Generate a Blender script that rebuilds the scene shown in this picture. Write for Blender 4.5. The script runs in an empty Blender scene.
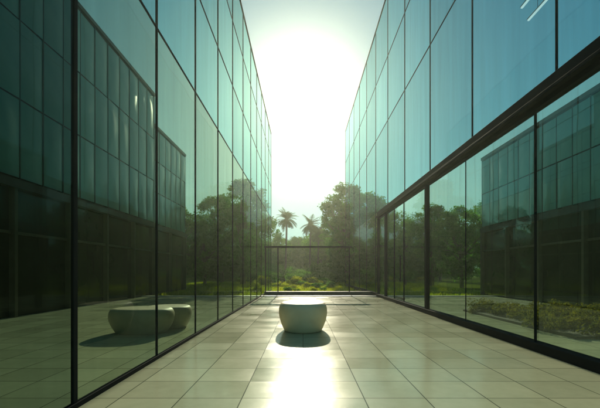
import bpy, math, random
import numpy as np
from mathutils import Vector, Matrix
random.seed(7); rng=np.random.default_rng(7)
scene=bpy.context.scene; COL=scene.collection
scene.view_settings.view_transform='Standard'
scene.view_settings.look='None'; scene.view_settings.exposure=0
SUN_EL=math.radians(23.0)

# ---------------------------------------------------------------- materials
def newmat(name):
    m=bpy.data.materials.new(name); m.use_nodes=True
    nt=m.node_tree; nt.nodes.clear()
    out=nt.nodes.new('ShaderNodeOutputMaterial')
    return m,nt,nt.nodes,nt.links,out
def mathn(nt,op,a,b=None,clamp=False):
    n=nt.nodes.new('ShaderNodeMath'); n.operation=op; n.use_clamp=clamp
    for i,v in enumerate((a,b)):
        if v is None: continue
        if isinstance(v,(int,float)): n.inputs[i].default_value=v
        else: nt.links.new(v,n.inputs[i])
    return n.outputs[0]
def ramp(nt,fac,stops):
    r=nt.nodes.new('ShaderNodeValToRGB'); el=r.color_ramp.elements
    while len(el)<len(stops): el.new(0.5)
    for e,(p,c) in zip(el,stops): e.position=p; e.color=(*c,1)
    nt.links.new(fac,r.inputs[0]); return r.outputs[0]
def noise(nt,scale,detail=4,vec=None,rough=0.55):
    n=nt.nodes.new('ShaderNodeTexNoise'); n.inputs['Scale'].default_value=scale
    n.inputs['Detail'].default_value=detail; n.inputs['Roughness'].default_value=rough
    if vec is not None: nt.links.new(vec,n.inputs['Vector'])
    return n.outputs['Fac']
def objcoord(nt):
    return nt.nodes.new('ShaderNodeTexCoord').outputs['Object']
def geopos(nt):
    return nt.nodes.new('ShaderNodeNewGeometry').outputs['Position']
def bumpn(nt,h,strength,dist=0.01):
    b=nt.nodes.new('ShaderNodeBump'); b.inputs['Strength'].default_value=strength
    b.inputs['Distance'].default_value=dist; nt.links.new(h,b.inputs['Height']); return b.outputs[0]

def glass_mat(name,tint,refl_base,refl_gain,refl_max,rcol=(0.8,0.95,0.93),wav=0.25):
    m,nt,N,L,out=newmat(name)
    pos=geopos(nt)
    w=noise(nt,0.55,2,pos,0.4)
    b=bumpn(nt,w,wav,0.02)
    tr=N.new('ShaderNodeBsdfTransparent'); gl=N.new('ShaderNodeBsdfGlossy')
    gl.inputs['Roughness'].default_value=0.015; gl.inputs['Color'].default_value=(*rcol,1)
    L.new(b,gl.inputs['Normal'])
    oi=N.new('ShaderNodeObjectInfo')
    mp=N.new('ShaderNodeMapRange'); mp.inputs['To Min'].default_value=0.88; mp.inputs['To Max'].default_value=1.08
    L.new(oi.outputs['Random'],mp.inputs['Value'])
    sc=N.new('ShaderNodeVectorMath'); sc.operation='SCALE'; sc.inputs[0].default_value=tint
    mpn=N.new('ShaderNodeMapping'); mpn.inputs['Scale'].default_value=(3,3,0.25); L.new(pos,mpn.inputs['Vector'])
    g=noise(nt,1.3,5,mpn.outputs[0],0.6)
    gm=N.new('ShaderNodeMapRange'); gm.inputs['From Min'].default_value=0.3; gm.inputs['From Max'].default_value=0.7
    gm.inputs['To Min'].default_value=0.93; gm.inputs['To Max'].default_value=1.04; L.new(g,gm.inputs['Value'])
    L.new(mathn(nt,'MULTIPLY',mp.outputs[0],gm.outputs[0]),sc.inputs['Scale'])
    L.new(sc.outputs[0],tr.inputs['Color'])
    fr=N.new('ShaderNodeFresnel'); fr.inputs['IOR'].default_value=1.5
    f=mathn(nt,'ADD',mathn(nt,'MULTIPLY',fr.outputs[0],refl_gain),refl_base)
    f=mathn(nt,'MINIMUM',f,refl_max)
    mx=N.new('ShaderNodeMixShader'); L.new(f,mx.inputs[0]); L.new(tr.outputs[0],mx.inputs[1]); L.new(gl.outputs[0],mx.inputs[2])
    L.new(mx.outputs[0],out.inputs[0]); return m
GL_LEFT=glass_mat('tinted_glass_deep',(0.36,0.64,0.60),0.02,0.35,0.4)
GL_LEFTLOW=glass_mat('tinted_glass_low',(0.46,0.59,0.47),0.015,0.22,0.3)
GL_NEARLOW=glass_mat('tinted_glass_dimmed',(0.23,0.33,0.27),0.015,0.15,0.25)  # tint deepened to imitate the dark space behind the nearest low panes
GL_RIGHT=glass_mat('tinted_glass_blue',(0.40,0.68,0.70),0.008,0.05,0.12,(0.85,0.97,0.97))
GL_RLOW=glass_mat('tinted_glass_lobby',(0.66,0.84,0.72),0.015,0.16,0.25)
GL_CLEAR=glass_mat('clear_glass',(0.76,0.86,0.80),0.01,0.15,0.2)

def principled(name,stops,scale=6,rough=(0.4,0.6),metal=0.0,bump=0.1,spec=0.5,coat=0.0,detail=6):
    m,nt,N,L,out=newmat(name)
    p=N.new('ShaderNodeBsdfPrincipled'); c=objcoord(nt)
    n=noise(nt,scale,detail,c)
    L.new(ramp(nt,n,stops),p.inputs['Base Color'])
    mr=N.new('ShaderNodeMapRange'); mr.inputs['To Min'].default_value=rough[0]; mr.inputs['To Max'].default_value=rough[1]
    L.new(n,mr.inputs['Value']); L.new(mr.outputs[0],p.inputs['Roughness'])
    p.inputs['Metallic'].default_value=metal; p.inputs['Specular IOR Level'].default_value=spec
    p.inputs['Coat Weight'].default_value=coat
    if bump>0:
        n2=noise(nt,scale*12,4,c); L.new(bumpn(nt,n2,bump,0.01),p.inputs['Normal'])
    L.new(p.outputs[0],out.inputs[0]); return m
FRAME=principled('dark_metal_frame',[(0.3,(0.004,0.009,0.010)),(0.7,(0.008,0.015,0.016))],3,(0.65,0.8),0.0,0.0,0.07)
FIN=principled('teal_metal_fin',[(0.3,(0.03,0.07,0.065)),(0.7,(0.05,0.10,0.09))],3,(0.4,0.6),0.0,0.0,0.4)
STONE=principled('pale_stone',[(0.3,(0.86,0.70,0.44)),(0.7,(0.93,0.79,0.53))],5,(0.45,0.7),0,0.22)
STONED=principled('dimmed_stone',[(0.3,(0.34,0.29,0.17)),(0.7,(0.42,0.36,0.22))],5,(0.45,0.7),0,0.22)  # seat stone darkened in its colour to imitate a dim reflection
KERB=principled('kerb_stone',[(0.3,(0.25,0.25,0.21)),(0.7,(0.36,0.35,0.30))],5,(0.4,0.6),0,0.3)
CONC=principled('dark_cladding',[(0.3,(0.025,0.038,0.034)),(0.7,(0.042,0.06,0.053))],2,(0.45,0.6),0,0.0,0.35)
CLAD=principled('teal_cladding_glass',[(0.25,(0.10,0.31,0.285)),(0.75,(0.18,0.44,0.39))],0.7,(0.12,0.3),0.0,0.02,0.6,0.4)
DARKGL=principled('dark_window_glass',[(0.3,(0.022,0.030,0.020)),(0.7,(0.050,0.060,0.040))],0.6,(0.05,0.12),0.0,0.01,0.5)
POST=principled('olive_metal_post',[(0.3,(0.10,0.09,0.055)),(0.7,(0.14,0.13,0.08))],3,(0.4,0.6),0.0,0.0,0.4)
BARK=principled('bark',[(0.3,(0.05,0.055,0.032)),(0.7,(0.09,0.09,0.055))],4,(0.8,0.95),0,0.8)
SOIL=principled('soil',[(0.3,(0.03,0.033,0.015)),(0.7,(0.05,0.05,0.022))],6,(0.85,0.98),0,0.8)

def leafmat(name,a,b,tr,tm=(1.9,2.1,0.75)):
    m,nt,N,L,out=newmat(name)
    c=objcoord(nt); n=noise(nt,1.1,4,c)
    col=ramp(nt,n,[(0.35,a),(0.65,b)])
    d=N.new('ShaderNodeBsdfDiffuse'); L.new(col,d.inputs[0])
    t=N.new('ShaderNodeBsdfTranslucent')
    mm=N.new('ShaderNodeVectorMath'); mm.operation='MULTIPLY'; mm.inputs[1].default_value=tm; L.new(col,mm.inputs[0]); L.new(mm.outputs[0],t.inputs[0])
    g=N.new('ShaderNodeBsdfGlossy'); g.inputs['Roughness'].default_value=0.45; g.inputs[0].default_value=(0.35,0.5,0.25,1)
    m1=N.new('ShaderNodeMixShader'); m1.inputs[0].default_value=tr; L.new(d.outputs[0],m1.inputs[1]); L.new(t.outputs[0],m1.inputs[2])
    m2=N.new('ShaderNodeMixShader'); m2.inputs[0].default_value=0.03; L.new(m1.outputs[0],m2.inputs[1]); L.new(g.outputs[0],m2.inputs[2])
    L.new(m2.outputs[0],out.inputs[0]); return m
LEAF=leafmat('foliage',(0.038,0.115,0.025),(0.09,0.19,0.04),0.55)
LEAFD=leafmat('foliage_dark',(0.024,0.085,0.022),(0.055,0.135,0.034),0.55)
LEAFY=leafmat('foliage_yellow',(0.11,0.16,0.015),(0.24,0.26,0.03),0.6,(2.4,2.35,0.5))
SHRUB=leafmat('low_shrub_leaves',(0.04,0.055,0.012),(0.095,0.095,0.02),0.5,(1.9,1.7,0.5))
PALML=leafmat('palm_leaf',(0.03,0.06,0.02),(0.06,0.10,0.03),0.35,(1.4,1.4,0.6))

def paving_mat():
    m,nt,N,L,out=newmat('polished_stone_tiles'); T=0.625
    pos=geopos(nt)
    mp=N.new('ShaderNodeMapping'); mp.inputs['Location'].default_value=(0.5+0.5,0.45,0)
    mp.inputs['Scale'].default_value=(1/T,1/T,1); L.new(pos,mp.inputs['Vector'])
    sep=N.new('ShaderNodeSeparateXYZ'); L.new(mp.outputs[0],sep.inputs[0])
    def edge(o):
        fr=mathn(nt,'FRACT',o); a=mathn(nt,'ABSOLUTE',mathn(nt,'SUBTRACT',fr,0.5)); return mathn(nt,'SUBTRACT',0.5,a)
    e=mathn(nt,'MINIMUM',edge(sep.outputs[0]),edge(sep.outputs[1]))
    joint=mathn(nt,'LESS_THAN',e,0.0095)
    fl=N.new('ShaderNodeVectorMath'); fl.operation='FLOOR'; L.new(mp.outputs[0],fl.inputs[0])
    wn=N.new('ShaderNodeTexWhiteNoise'); wn.noise_dimensions='3D'
    cz=N.new('ShaderNodeVectorMath'); cz.operation='MULTIPLY'; cz.inputs[1].default_value=(1,1,0); L.new(fl.outputs[0],cz.inputs[0]); L.new(cz.outputs[0],wn.inputs[0])
    n1=noise(nt,1.4,5,pos); n2=noise(nt,28,4,pos); n3=noise(nt,7,6,pos,0.65)
    base=ramp(nt,mathn(nt,'ADD',mathn(nt,'MULTIPLY',n1,0.5),mathn(nt,'MULTIPLY',n3,0.5)),[(0.35,(0.42,0.445,0.285)),(0.65,(0.50,0.51,0.335))])
    v=N.new('ShaderNodeMapRange'); v.inputs['To Min'].default_value=0.91; v.inputs['To Max'].default_value=1.06; L.new(wn.outputs['Value'],v.inputs['Value'])
    s=N.new('ShaderNodeVectorMath'); s.operation='SCALE'; L.new(base,s.inputs[0]); L.new(v.outputs[0],s.inputs['Scale'])
    mx=N.new('ShaderNodeMixRGB'); L.new(joint,mx.inputs[0]); L.new(s.outputs[0],mx.inputs[1]); mx.inputs[2].default_value=(0.09,0.10,0.06,1)
    p=N.new('ShaderNodeBsdfPrincipled'); L.new(mx.outputs[0],p.inputs['Base Color'])
    r=N.new('ShaderNodeMapRange'); r.inputs['From Min'].default_value=0.3; r.inputs['From Max'].default_value=0.7
    r.inputs['To Min'].default_value=0.12; r.inputs['To Max'].default_value=0.17; L.new(n1,r.inputs['Value'])
    rr=mathn(nt,'ADD',r.outputs[0],mathn(nt,'MULTIPLY',wn.outputs['Value'],0.05)); L.new(rr,p.inputs['Roughness'])
    sp=mathn(nt,'SUBTRACT',0.45,mathn(nt,'MULTIPLY',joint,0.36)); L.new(sp,p.inputs['Specular IOR Level'])
    tl=N.new('ShaderNodeVectorMath'); tl.operation='SUBTRACT'; L.new(wn.outputs['Color'],tl.inputs[0]); tl.inputs[1].default_value=(0.5,0.5,0.5)
    t2=N.new('ShaderNodeVectorMath'); t2.operation='MULTIPLY'; L.new(tl.outputs[0],t2.inputs[0]); t2.inputs[1].default_value=(0.022,0.022,0)
    ad=N.new('ShaderNodeVectorMath'); ad.operation='ADD'
    bb=bumpn(nt,n2,0.06,0.004)
    L.new(bb,ad.inputs[0]); L.new(t2.outputs[0],ad.inputs[1])
    nm=N.new('ShaderNodeVectorMath'); nm.operation='NORMALIZE'; L.new(ad.outputs[0],nm.inputs[0]); L.new(nm.outputs[0],p.inputs['Normal'])
    L.new(p.outputs[0],out.inputs[0]); return m
PAVE=paving_mat()
def lawn_mat():
    m,nt,N,L,out=newmat('lawn'); pos=geopos(nt)
    n=noise(nt,0.35,5,pos); n2=noise(nt,9,6,pos,0.7)
    a=mathn(nt,'ADD',mathn(nt,'MULTIPLY',n,0.5),mathn(nt,'MULTIPLY',n2,0.5))
    c=ramp(nt,a,[(0.35,(0.06,0.10,0.015)),(0.55,(0.12,0.16,0.025)),(0.7,(0.20,0.21,0.04))])
    d=N.new('ShaderNodeBsdfPrincipled'); L.new(c,d.inputs['Base Color']); d.inputs['Roughness'].default_value=0.95
    d.inputs['Specular IOR Level'].default_value=0.0
    L.new(bumpn(nt,n2,1.0,0.08),d.inputs['Normal']); L.new(d.outputs[0],out.inputs[0]); return m
LAWN=lawn_mat()

# ---------------------------------------------------------------- helpers
def mesh_obj(name,verts,faces,mat,loc=(0,0,0),parent=None,smooth=False):
    me=bpy.data.meshes.new(name); me.from_pydata([tuple(v) for v in verts],[],faces); me.update()
    if mat: me.materials.append(mat)
    if smooth: me.polygons.foreach_set('use_smooth',[True]*len(me.polygons))
    o=bpy.data.objects.new(name,me); COL.objects.link(o)
    if parent is not None:
        o.parent=parent; o.location=Vector(loc)-parent.location
    else: o.location=loc
    return o
def thing(name,loc,label,cat,group=None):
    o=bpy.data.objects.new(name,None); COL.objects.link(o); o.location=loc; o.empty_display_size=0.2
    o['label']=label; o['category']=cat
    if group: o['group']=group
    return o
def boxgeo(lo,hi,c):
    x0,y0,z0=[a-b for a,b in zip(lo,c)]; x1,y1,z1=[a-b for a,b in zip(hi,c)]
    v=[(x0,y0,z0),(x1,y0,z0),(x1,y1,z0),(x0,y1,z0),(x0,y0,z1),(x1,y0,z1),(x1,y1,z1),(x0,y1,z1)]
    f=[(0,3,2,1),(4,5,6,7),(0,1,5,4),(1,2,6,5),(2,3,7,6),(3,0,4,7)]
    return v,f
def box(name,parent,lo,hi,mat,bevel=0.0,label=None):
    c=[(a+b)/2 for a,b in zip(lo,hi)]
    v,f=boxgeo(lo,hi,c); o=mesh_obj(name,v,f,mat,c,parent)
    if bevel:
        md=o.modifiers.new('bevel','BEVEL'); md.width=bevel; md.segments=2
    if label: o['label']=label
    return o
def multibox(name,parent,boxes,mat,label=None):
    c=[(boxes[0][0][i]+boxes[0][1][i])/2 for i in range(3)]
    V=[];F=[]
    for lo,hi in boxes:
        v,f=boxgeo(lo,hi,c); k=len(V); V+=v; F+=[tuple(i+k for i in q) for q in f]
    o=mesh_obj(name,V,F,mat,c,parent)
    if label:o['label']=label
    return o
def pane(parent,X,y0,y1,z0,z1,mat,tilt=0.002,name='glass_panel'):
    c=(X,(y0+y1)/2,(z0+z1)/2); hy=(y1-y0)/2; hz=(z1-z0)/2
    a=random.uniform(-tilt,tilt); b=random.uniform(-tilt,tilt)
    v=[(a*sy*hy+b*sz*hz,sy*hy,sz*hz) for sy,sz in ((-1,-1),(1,-1),(1,1),(-1,1))]
    return mesh_obj(name,v,[(0,1,2,3)],mat,c,parent)

# ---------------------------------------------------------------- ground
def sheet(name,x0,x1,y0,y1,z,mat):
    o=mesh_obj(name,[(x0,y0,z),(x1,y0,z),(x1,y1,z),(x0,y1,z)],[(0,1,2,3)],mat)
    o['kind']='structure'; return o
sheet('ground',-500,500,-500,900,-0.12,LAWN)
pv=box('paving',None,(-14,-12,-0.30),(16,20.4,0.0),PAVE); pv['kind']='structure'
kb=box('kerb',None,(-14,20.404,-0.3),(16,20.75,0.03),KERB,0.01); kb['kind']='structure'
# hazy air filling the low sky volume around the whole site
m,nt,N,L,out=newmat('hazy_air'); vs=N.new('ShaderNodeVolumeScatter'); vs.inputs['Color'].default_value=(0.92,1.0,0.82,1)
vs.inputs['Density'].default_value=0.0010; vs.inputs['Anisotropy'].default_value=0.78; L.new(vs.outputs[0],out.inputs['Volume'])
try: m.cycles.homogeneous_volume=True
except Exception: pass
hz=box('sky',None,(-140,-60,-0.5),(140,125,26),m); hz['kind']='structure'

# ---------------------------------------------------------------- left glass wall
LX=-2.163; TOP=10.65
W=thing('glass_wall',(LX,12,0),'tall teal tinted glass wall with dark slim mullions','glass wall')
ys=[-2.7,-0.5,1.65]+[3.79+2.13*i for i in range(12)]
zs=[0.05,4.9,7.0,9.0,TOP-0.05]
box('base_channel',W,(LX-0.03,ys[0],0.0),(LX+0.025,ys[-1],0.05),FRAME)
box('top_cap',W,(LX-0.03,ys[0],TOP-0.05),(LX+0.02,ys[-1],TOP),FRAME)
for i,y in enumerate(ys):
    w=0.03 if i==3 else 0.010
    box('mullion',W,(LX-0.02,y-w,0.05),(LX+0.012,y+w,TOP-0.05),FRAME)
for z in zs[1:-1]:
    multibox('transom',W,[((LX-0.014,a+0.03,z-0.011),(LX+0.008,b-0.03,z+0.011)) for a,b in zip(ys,ys[1:])],FRAME)
for a,b in zip(ys,ys[1:]):
    for j,(z0,z1) in enumerate(zip(zs,zs[1:])):
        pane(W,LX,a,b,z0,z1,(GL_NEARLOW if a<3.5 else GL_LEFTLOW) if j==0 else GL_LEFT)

# ---------------------------------------------------------------- right glass wall
RX=3.82; RT=13.9
R=thing('glass_wall',(RX,12,0),'high blue tinted glass wall above a dark ledge','glass wall')
box('base_kerb',R,(RX-0.08,-3,0.0),(RX+0.12,20.4,0.14),FRAME,0.008)
box('ledge',R,(RX-0.12,-3,4.02),(RX+0.16,20.5,4.08),FRAME,0.008)
box('fascia',R,(RX-0.04,-3,4.08),(RX+0.14,20.5,4.30),FRAME,0.008)
box('soffit_rail',R,(RX-0.03,-3,3.94),(RX+0.10,20.4,4.02),FRAME)
upper=[4.30,8.1,11.0,RT-0.05]
ally=[0.03+3.0*i for i in range(-1,13)]
for i,y in enumerate(ally):
    z0=4.30 if y<20 else 0.16
    box('mullion',R,(RX-0.012,y-0.012,z0),(RX+0.02,y+0.012,RT-0.05),FRAME)
for z in upper[1:-1]:
    multibox('transom',R,[((RX-0.009,a+0.016,z-0.011),(RX+0.016,b-0.016,z+0.011)) for a,b in zip(ally,ally[1:])],FRAME)
box('top_cap',R,(RX-0.02,ally[0],RT-0.05),(RX+0.03,ally[-1],RT),FRAME)
for a,b in zip(ally,ally[1:]):
    for z0,z1 in zip(upper,upper[1:]): pane(R,RX,a,b,z0,z1,GL_RIGHT)
    if a>20: pane(R,RX,a,b,0.16,4.30,GL_CLEAR)
box('base_kerb',R,(RX-0.05,20.76,-0.12),(RX+0.12,ally[-1],0.16),FRAME)
low=[0.6,3.6,6.6,9.45,12.3,15.2,16.8,18.4,20.2]
for y in low:
    w=0.085 if y in (12.3,18.4,20.2) else (0.006 if y==9.45 else 0.010)
    d=0.08 if w>0.05 else 0.024
    x1=RX+0.05 if w>0.05 else RX+0.035
    box('column' if w>0.05 else 'mullion',R,(RX-d+0.02 if w>0.008 else RX+0.015,y-w,0.14),(x1,y+w,3.94),FRAME)
for a,b in zip(low,low[1:]): pane(R,RX+0.03,a,b,0.14,3.94,GL_RLOW)
D=box('door',R,(RX+0.045,15.3,0.17),(RX+0.075,16.7,0.27),FRAME)
dh=box('handle',D,(RX-0.06,15.5,0.9),(RX-0.03,15.53,1.9),FRAME)
dh.location=Vector((RX-0.045,15.515,1.4))-Vector((RX+0.06,16.0,0.22))
m,nt,N,L,out=newmat('lit_tube'); em=N.new('ShaderNodeEmission'); em.inputs[0].default_value=(1,1,0.95,1); em.inputs[1].default_value=0.95; L.new(em.outputs[0],out.inputs[0]); TUBE=m
for k,(x,y) in enumerate(((4.42,7.75),(4.78,8.15))):  # glowing strips and rods added where ceiling lights would be mirrored
    T=thing('reflected_strip_lamp',(x,y,6.62),'slim white strip lamp added behind upper glass for a reflected ceiling light','lamp','strip lamps for reflected lights')
    box('tube',T,(x-0.02,y-0.34,6.60),(x+0.02,y+0.34,6.63),TUBE,0.008)
    box('housing',T,(x-0.024,y-0.35,6.632),(x+0.024,y+0.35,6.65),KERB)
    multibox('rod',T,[((x-0.003,y-0.003,6.65),(x+0.003,y+0.003,8.10)),((RX+0.022,y-0.006,8.10),(x+0.01,y+0.006,8.112))],FRAME)

# ---------------------------------------------------------------- teal clad buildings added behind the glass in place of reflections
def clad_building(label,X,side,y0,y1,h,zlow,depth,step,nz):
    B=thing('reflected_building',(X+side*depth/2,(y0+y1)/2,0),label,'building')
    xa,xb=sorted((X+side*0.25,X+side*depth))
    box('wall',B,(xa,y0,0),(xb,y1,h-0.15),CONC)
    xr=sorted((X-side*0.02,X+side*(depth+0.1)))
    box('roof',B,(xr[0],y0,h-0.15),(xr[1],y1,h),CONC)
    n=int((y1-y0)/step); ys=[y0+(y1-y0)*i/n for i in range(n+1)]
    zz=[zlow+0.2+(h-0.2-zlow-0.2)*k/nz for k in range(nz+1)]
    for a,b in zip(ys,ys[1:]):
        for c,d in zip(zz,zz[1:]):
            V=[];F=[];m=6; t=random.uniform(-.012,.012); bow=random.uniform(0.015,0.04)
            for i in range(m+1):
                for j in range(m+1):
                    u=i/m*2-1; v=j/m*2-1
                    V.append((-side*(0.05+bow*(1-u*u)*(1-v*v)+t*u),u*(b-a-0.04)/2,v*(d-c-0.05)/2))
            for i in range(m):
                for j in range(m):
                    k=i*(m+1)+j; F.append((k,k+m+1,k+m+2,k+1))
            mesh_obj('cladding_panel',V,F,CLAD,(X+side*0.1,(a+b)/2,(c+d)/2),B,True)
    for y in ys[::1]:
        xx=sorted((X+side*0.03,X+side*0.24))
        box('fin',B,(xx[0],y-0.012,zlow+0.2),(xx[1],y+0.012,h-0.16),FIN)
    xx=sorted((X-side*0.06,X+side*0.24))
    box('band',B,(xx[0],y0,zlow-0.1),(xx[1],y1,zlow+0.15),CONC)
    k=int((y1-y0)/2.6); yl=[y0+(y1-y0)*i/k for i in range(k+1)]
    for y in yl:
        xx=sorted((X-side*0.02,X+side*0.24)); box('post',B,(xx[0],y-0.06,0),(xx[1],y+0.06,zlow-0.1),POST)
    for a,b in zip(yl,yl[1:]):
        pane(B,X+side*0.15,a+0.06,b-0.06,0.0,zlow-0.1,DARKGL,0.0,'window')
        xx=sorted((X+side*0.06,X+side*0.13)); box('window_rail',B,(xx[0],a+0.062,2.35),(xx[1],b-0.062,2.43),POST)
    return B
clad_building('tall teal glass clad building over a dark storey, standing in for a reflection',-8.1,-1,-2,21.9,11.0,3.75,8,1.0,3)
clad_building('lower teal glass clad block added for the step in the reflection',-8.2,-1,21.95,28,9.45,3.75,7.5,0.9,3)
clad_building('low teal glass clad building over a dark storey, standing in for a reflection',9.8,1,-2,22,7.5,3.5,8,0.9,2)

# ---------------------------------------------------------------- stone seats
def seat_mesh(r=0.53,h=0.665):
    prof=[(0.0,0.0),(0.36,0.0),(0.40,0.008),(0.42,0.03),(0.458,0.12),(0.496,0.23),(0.521,0.34),(0.530,0.43),(0.526,0.52),(0.514,0.58),(0.498,0.622),(0.475,0.648),(0.45,0.660),(0.40,0.664),(0.25,0.662),(0.12,0.659),(0.0,0.658)]
    V=[];F=[];n=72
    for (rr,z) in prof[1:-1]:
        for i in range(n):
            t=2*math.pi*i/n; e=2.5
            c,s=math.cos(t),math.sin(t)
            k=(abs(c)**e+abs(s)**e)**(-1/e); k=1+(k-1)*0.6
            V.append((rr*k*c*r/0.53,rr*k*s*r/0.53,z*h/0.665))
    m=len(prof)-2
    for a in range(m-1):
        for i in range(n): F.append((a*n+i,a*n+(i+1)%n,(a+1)*n+(i+1)%n,(a+1)*n+i))
    V.append((0,0,0)); V.append((0,0,prof[-1][1]*h/0.665))
    for i in range(n):
        F.append(((i+1)%n,i,len(V)-2)); F.append(((m-1)*n+i,(m-1)*n+(i+1)%n,len(V)-1))
    return V,F
V,F=seat_mesh(0.53,0.62)
s=mesh_obj('stone_seat',V,F,STONE,(0,8.82,0),None,True); s.scale=(1.0,1.3,1.0)
s['label']='pale rounded drum shaped stone seat on polished paving'; s['category']='seat'; s['group']='rounded stone seats'
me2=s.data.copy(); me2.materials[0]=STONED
for (x,y,sx,sz) in ((-3.42,8.5,1.25,0.84),(-3.13,9.3,0.98,0.80)):  # seat copies added behind the glass in place of a mirrored seat
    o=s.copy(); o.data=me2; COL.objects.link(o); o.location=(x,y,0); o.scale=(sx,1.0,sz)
    o['label']='darker rounded seat copy behind tinted glass, standing in for a reflection'

# ---------------------------------------------------------------- garden frame
G=thing('garden_portal',(0.1,21.6,-0.12),'low dark framed glass portal at the garden edge','portal')
gx0,gx1,gy=-2.08,2.62,21.6
box('top_beam',G,(gx0,gy-0.2,2.56),(gx1,gy+0.2,2.64),FRAME,0.01)
for x in (gx0+0.06,-1.35,2.5):
    box('post',G,(x-0.028,gy-0.04,-0.12),(x+0.028,gy+0.04,2.56),FRAME)
box('base_wall',G,(gx0,gy-0.12,-0.12),(RX-0.1,gy+0.12,0.2),CONC,0.01)
for a,b in ((gx0+0.105,-1.395),):
    mesh_obj('glass_panel',[(-(b-a)/2,0,-1.12),((b-a)/2,0,-1.12),((b-a)/2,0,1.12),(-(b-a)/2,0,1.12)],[(0,1,2,3)],GL_CLEAR,((a+b)/2,gy,1.35),G)

# ---------------------------------------------------------------- trees
def leafcloud(centers,radii,per,size,flat=0.75):
    C=[]
    for c,r in zip(centers,radii):
        d=rng.normal(size=(per,3)); d/=np.linalg.norm(d,axis=1)[:,None]
        rad=r*rng.random(per)**0.45
        p=d*rad[:,None]; p[:,2]*=flat; C.append(p+np.array(c))
    P=np.concatenate(C); n=len(P)
    a=rng.normal(size=(n,3)); a/=np.linalg.norm(a,axis=1)[:,None]
    b=np.cross(a,rng.normal(size=(n,3))); b/=np.linalg.norm(b,axis=1)[:,None]
    s=size*(0.5+rng.random(n))[:,None]
    v=np.stack([P-a*s,P-b*s*0.45,P+a*s,P+b*s*0.45],axis=1).reshape(-1,3)
    return v,n
def quads_obj(name,v,n,mat,loc=(0,0,0),parent=None):
    me=bpy.data.meshes.new(name); me.vertices.add(n*4); me.vertices.foreach_set('co',v.astype(np.float32).ravel())
    me.loops.add(n*4); me.loops.foreach_set('vertex_index',np.arange(n*4,dtype=np.int32))
    me.polygons.add(n); me.polygons.foreach_set('loop_start',np.arange(0,n*4,4,dtype=np.int32))
    me.polygons.foreach_set('loop_total',np.full(n,4,dtype=np.int32)); me.update(calc_edges=True); me.validate()
    me.materials.append(mat); o=bpy.data.objects.new(name,me); COL.objects.link(o)
    if parent is not None: o.parent=parent
    o.location=loc; return o
def tube(path,radii,n=9):
    V=[];F=[]
    for k,(p,r) in enumerate(zip(path,radii)):
        p=Vector(p); q=Vector(path[min(k+1,len(path)-1)])-Vector(path[max(k-1,0)])
        q.normalize(); u=q.orthogonal().normalized(); w=q.cross(u)
        for i in range(n):
            t=2*math.pi*i/n; V.append(tuple(p+(u*math.cos(t)+w*math.sin(t))*r))
    for k in range(len(path)-1):
        for i in range(n): F.append((k*n+i,k*n+(i+1)%n,(k+1)*n+(i+1)%n,(k+1)*n+i))
    return V,F
def tree_proto(h,cr,nclump,per,leaf,mat,seed):
    random.seed(seed)
    V=[];F=[]
    def add(p,r):
        v,f=tube(p,r); k=len(V); V.extend(v); F.extend([tuple(i+k for i in q) for q in f])
    th=h*0.5; tr=h*0.02
    bend=[random.uniform(-.3,.3) for _ in range(4)]
    path=[(0,0,-0.3),(bend[0]*.3,bend[1]*.3,th*.4),(bend[0],bend[1],th),(bend[0]*1.4,bend[1]*1.4,h*0.85)]
    add(path,[tr*1.4,tr,tr*.75,tr*.2])
    cs=[];rs=[]
    for i in range(nclump):
        t=random.random()*2*math.pi; zz=random.uniform(-0.98,1)
        rad=cr*math.sqrt(max(0.05,1-abs(zz)**1.9))*random.uniform(0.3,1.05)
        c=(math.cos(t)*rad,math.sin(t)*rad,h*0.56+zz*h*0.42)
        cs.append(c); rs.append(cr*random.uniform(0.14,0.30))
        if i%4==0: 
            b=(bend[0],bend[1],th*random.uniform(.6,1.1)); m=tuple((b[j]*.5+c[j]*.5)+(0.3 if j==2 else 0) for j in range(3))
            add([b,m,c],[tr*.4,tr*.25,tr*.08])
    v,n=leafcloud(cs,rs,per,leaf)
    return (V,F),(v,n),mat
protos=[tree_proto(10.5,3.9,115,130,0.15,LEAFD,1),tree_proto(9,3.6,110,130,0.15,LEAF,2),tree_proto(12,3.2,115,130,0.155,LEAFD,3)]
cache={}
def add_tree(pi,x,y,s,label,rot=0,group='garden trees'):
    (V,F),(v,n),mat=protos[pi]
    T=thing('tree',(x,y,-0.12),label,'tree',group); T.rotation_euler=(0,0,rot); T.scale=(s,s,s)
    if pi not in cache:
        tk=mesh_obj('trunk',V,F,BARK,(0,0,0),None,True); cr=quads_obj('crown',v,n,mat); cache[pi]=(tk,cr)
    else:
        tk=cache[pi][0].copy(); cr=cache[pi][1].copy(); COL.objects.link(tk); COL.objects.link(cr)
    for o in (tk,cr): o.parent=T; o.location=(0,0,0)
    return T
def P(px,d): return (px-303)/400*d
trees=[(2,243,40,0.88),(0,222,46,0.95),(0,256,62,1.0),(1,205,40,0.72),(2,178,36,0.6),(1,148,30,0.6),
       (2,347,46,0.95),(0,364,50,1.05),(1,338,60,1.0),(0,385,44,0.80),(1,405,38,0.70),(2,432,36,0.62),(1,462,34,0.76),(0,488,40,0.8),(1,440,60,1.0),(1,372,62,1.15),
       (1,277,64,0.76),(0,297,68,0.68),(1,320,62,0.82)]
for k,(pi,px,d,sc) in enumerate(trees):
    add_tree(pi,P(px,d),d,sc,('broad leafy dark green tree on the lawn','round bright green tree on the lawn','tall narrow leafy tree on the lawn')[[0,1,2][pi]] ,k*1.3)

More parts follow.
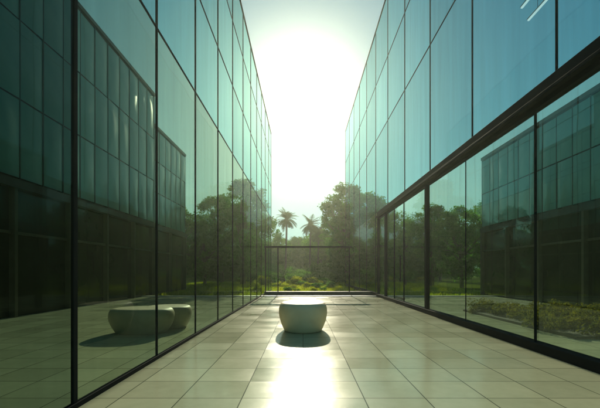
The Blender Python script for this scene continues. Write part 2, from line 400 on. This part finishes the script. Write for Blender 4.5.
def palm(x,y,h,seed,label):
    random.seed(seed)
    T=thing('palm_tree',(x,y,-0.12),label,'palm tree','palm trees')
    path=[(0.25*math.sin(i/7*1.3),0,h*i/7) for i in range(8)]
    v,f=tube(path,[0.24,0.17,0.14,0.13,0.12,0.12,0.12,0.15],10)
    tk=mesh_obj('trunk',v,f,BARK,(0,0,0),None,True); tk.parent=T
    top=Vector(path[-1]); V=[];F=[]
    for k in range(46):
        az=k*2.399+random.uniform(-.2,.2); el=random.uniform(-0.65,1.3); L=random.uniform(1.5,2.1)
        p=top.copy(); d=Vector((math.cos(az)*math.cos(el),math.sin(az)*math.cos(el),math.sin(el)))
        n=14
        for i in range(n):
            q=p+d*(L/n); side=d.cross(Vector((0,0,1)));
            side=side.normalized() if side.length>1e-3 else Vector((1,0,0))
            ll=0.52*math.sin(math.pi*min(1,(i+1.5)/(n+1)))+0.08
            for sgn in (-1,1):
                b=len(V); tip=p+side*sgn*ll*0.85+d*ll*0.5+Vector((0,0,-0.25*ll))
                V+= [tuple(p),tuple(p+d*0.11),tuple(tip)]; F.append((b,b+1,b+2))
            b=len(V); w=side*0.025; V+=[tuple(p-w),tuple(p+w),tuple(q+w*.8),tuple(q-w*.8)]; F.append((b,b+1,b+2,b+3))
            p=q; d=(d+Vector((0,0,-0.09-0.03*i/n))).normalized()
    cr=mesh_obj('crown',V,F,PALML); cr.parent=T
    return T
palm(P(285,56),56,8.6,5,'tall palm tree with feathery fronds')
palm(P(309,57),57,8.0,6,'slender palm tree with feathery fronds')
palm(P(317,58),58,6.9,8,'shorter palm tree beside leafy trees')

def bush_mesh(seed,mat,leaf=0.05,per=150):
    random.seed(seed); cs=[];rs=[]
    for i in range(16):
        t=random.random()*6.28; r=random.uniform(0,0.55); cs.append((math.cos(t)*r,math.sin(t)*r,random.uniform(0.15,0.62))); rs.append(random.uniform(.2,.34))
    return leafcloud(cs,rs,per,leaf,0.85)
bprot=[]
for k,mt in enumerate((LEAF,LEAFY,LEAFD)):
    v,n=bush_mesh(20+k,mt); bprot.append(quads_obj('garden_bush',v,n,mt))
labels=['rounded green bush in the garden','sunlit yellow green bush in the garden','dark green bush in the garden']
first={0:1,1:1,2:1}
random.seed(33)
for row,(d,cnt,base) in enumerate(((27,9,0.42),(32,12,0.65),(38,13,0.95),(46,15,1.9),(52,13,2.6))):
    for i in range(cnt):
        px=250+ (375-250)*(i+random.uniform(.2,.8))/cnt; k=random.choice([0,1,1,1,2]) if row<3 else random.choice([0,2,2])
        x=P(px,d)
        if abs(x-LX)<0.9 or abs(x-RX)<0.9: continue
        if first[k]: o=bprot[k]; first[k]=0
        else: o=bprot[k].copy(); COL.objects.link(o)
        sc=base*random.uniform(0.7,1.25)
        o.location=(x,d+random.uniform(-1,1),-0.13); o.scale=(sc*1.25,sc*1.1,sc*random.uniform(.7,1.05)); o.rotation_euler=(0,0,random.random()*6)
        o['label']=labels[k]; o['category']='bush'; o['group']='garden bushes'
cs=[];rs=[]
random.seed(4)
for i in range(900):
    x=random.uniform(-75,75); y=random.uniform(72,84); top=6.3+1.3*math.sin(x*0.13)+1.1*math.sin(x*0.41+1)+.5*math.sin(x*1.1)
    cs.append((x,y,random.uniform(0.2,max(1.5,top)))); rs.append(random.uniform(1.0,1.9))
for i in range(420):
    x=random.uniform(-20,20); y=random.uniform(62,68); top=4.9+0.7*math.sin(x*0.7)+.5*math.sin(x*1.7+2)
    cs.append((x,y,random.uniform(0.2,top))); rs.append(random.uniform(0.6,1.2))
v,n=leafcloud(cs,rs,100,0.30)
fw=quads_obj('distant_wood',v,n,LEAFD); fw['kind']='stuff'; fw['label']='distant belt of dense green woodland'; fw['category']='woodland'

def blades(x0,x1,y0,y1,m,h0,h1,w,z,mat,name,label):
    bx=rng.uniform(x0,x1,m); by=rng.uniform(y0,y1,m); hh=rng.uniform(h0,h1,m)*(0.65+0.35*np.sin(bx*3)*np.sin(by*2.1)+0.25)
    ang=rng.uniform(0,6.28,m); ln=rng.normal(0,h1*0.3,(m,2))
    base=np.stack([bx,by,np.full(m,z)],1); dx=np.stack([np.cos(ang)*w,np.sin(ang)*w,np.zeros(m)],1)
    tip=base+np.stack([ln[:,0],ln[:,1],hh],1)
    vv=np.stack([base-dx,base+dx,tip+dx*.2,tip-dx*.2],1).reshape(-1,3)
    gr=quads_obj(name,vv,m,mat); gr['kind']='stuff'; gr['label']=label; gr['category']='grass'
bed=thing('planting_bed',(6.6,11,0),'low bed of olive shrubs behind the lobby glass','planting bed')
box('soil',bed,(5.2,7.6,0.0),(8.6,13.0,0.06),SOIL)
random.seed(12); cs=[];rs=[]
for i in range(260):
    x=random.uniform(5.2,8.6); y=random.uniform(7.6,13.2); cs.append((x+random.gauss(0,.1),y+random.gauss(0,.15),random.uniform(0.04,0.26))); rs.append(random.uniform(0.08,0.24))
v,n=leafcloud(cs,rs,110,0.035,0.9)
sh=quads_obj('low_shrubs',v,n,SHRUB); sh['kind']='stuff'; sh['label']='low golden olive shrubs covering the bed'; sh['category']='shrubs'
blades(-12,12,21.9,48,45000,0.10,0.22,0.024,-0.125,LEAFY,'lawn_grass','sunlit yellow green lawn grass blades')

# ---------------------------------------------------------------- world, sun, camera
w=bpy.data.worlds.new('World'); scene.world=w; w.use_nodes=True
nt=w.node_tree; nt.nodes.clear(); N=nt.nodes; L=nt.links
out=N.new('ShaderNodeOutputWorld'); bg=N.new('ShaderNodeBackground'); bg.inputs[1].default_value=0.095
sky=N.new('ShaderNodeTexSky'); sky.sky_type='NISHITA'; sky.sun_disc=False; sky.sun_elevation=SUN_EL; sky.sun_rotation=0
sky.dust_density=0.1; sky.air_density=1.0; sky.ozone_density=1.0
tc=N.new('ShaderNodeTexCoord')
# soft highlight roll-off of the sky brightness near the sun
k1=N.new('ShaderNodeVectorMath'); k1.operation='MULTIPLY'; L.new(sky.outputs[0],k1.inputs[0]); k1.inputs[1].default_value=(0.11,0.11,0.11)
k2=N.new('ShaderNodeVectorMath'); k2.operation='ADD'; L.new(k1.outputs[0],k2.inputs[0]); k2.inputs[1].default_value=(1,1,1)
k3=N.new('ShaderNodeVectorMath'); k3.operation='DIVIDE'; L.new(sky.outputs[0],k3.inputs[0]); L.new(k2.outputs[0],k3.inputs[1])
dot=N.new('ShaderNodeVectorMath'); dot.operation='DOT_PRODUCT'
nrm=N.new('ShaderNodeVectorMath'); nrm.operation='NORMALIZE'; L.new(tc.outputs['Generated'],nrm.inputs[0])
L.new(nrm.outputs[0],dot.inputs[0]); dot.inputs[1].default_value=(0.0,math.cos(SUN_EL),math.sin(SUN_EL))
d=mathn(nt,'MAXIMUM',dot.outputs['Value'],0.0)
g=mathn(nt,'ADD',mathn(nt,'MULTIPLY',mathn(nt,'POWER',d,160),12.0),mathn(nt,'MULTIPLY',mathn(nt,'POWER',d,45),4.0))
sv=N.new('ShaderNodeVectorMath'); sv.operation='SCALE'; sv.inputs[0].default_value=(1.0,0.92,0.68); L.new(g,sv.inputs['Scale'])
tm=N.new('ShaderNodeVectorMath'); tm.operation='MULTIPLY'; L.new(k3.outputs[0],tm.inputs[0]); tm.inputs[1].default_value=(0.66,1.24,1.20)
ad=N.new('ShaderNodeVectorMath'); ad.operation='ADD'; L.new(tm.outputs[0],ad.inputs[0]); L.new(sv.outputs[0],ad.inputs[1])
L.new(ad.outputs[0],bg.inputs[0]); L.new(bg.outputs[0],out.inputs[0])
sl=bpy.data.lights.new('sun','SUN'); sl.energy=5.0; sl.angle=math.radians(0.55); sl.color=(1.0,0.91,0.66)
so=bpy.data.objects.new('sun',sl); COL.objects.link(so); so.rotation_euler=(-(math.pi/2-SUN_EL),0,0); so.location=(0,30,20)
cam=bpy.data.cameras.new('camera'); co=bpy.data.objects.new('camera',cam); COL.objects.link(co)
co.location=(0,0,1.3); co.rotation_euler=(math.pi/2,0,0); cam.lens=24; cam.sensor_width=36
cam.shift_x=-0.005; cam.shift_y=67/600; cam.clip_end=2000; cam.clip_start=0.05
scene.camera=co
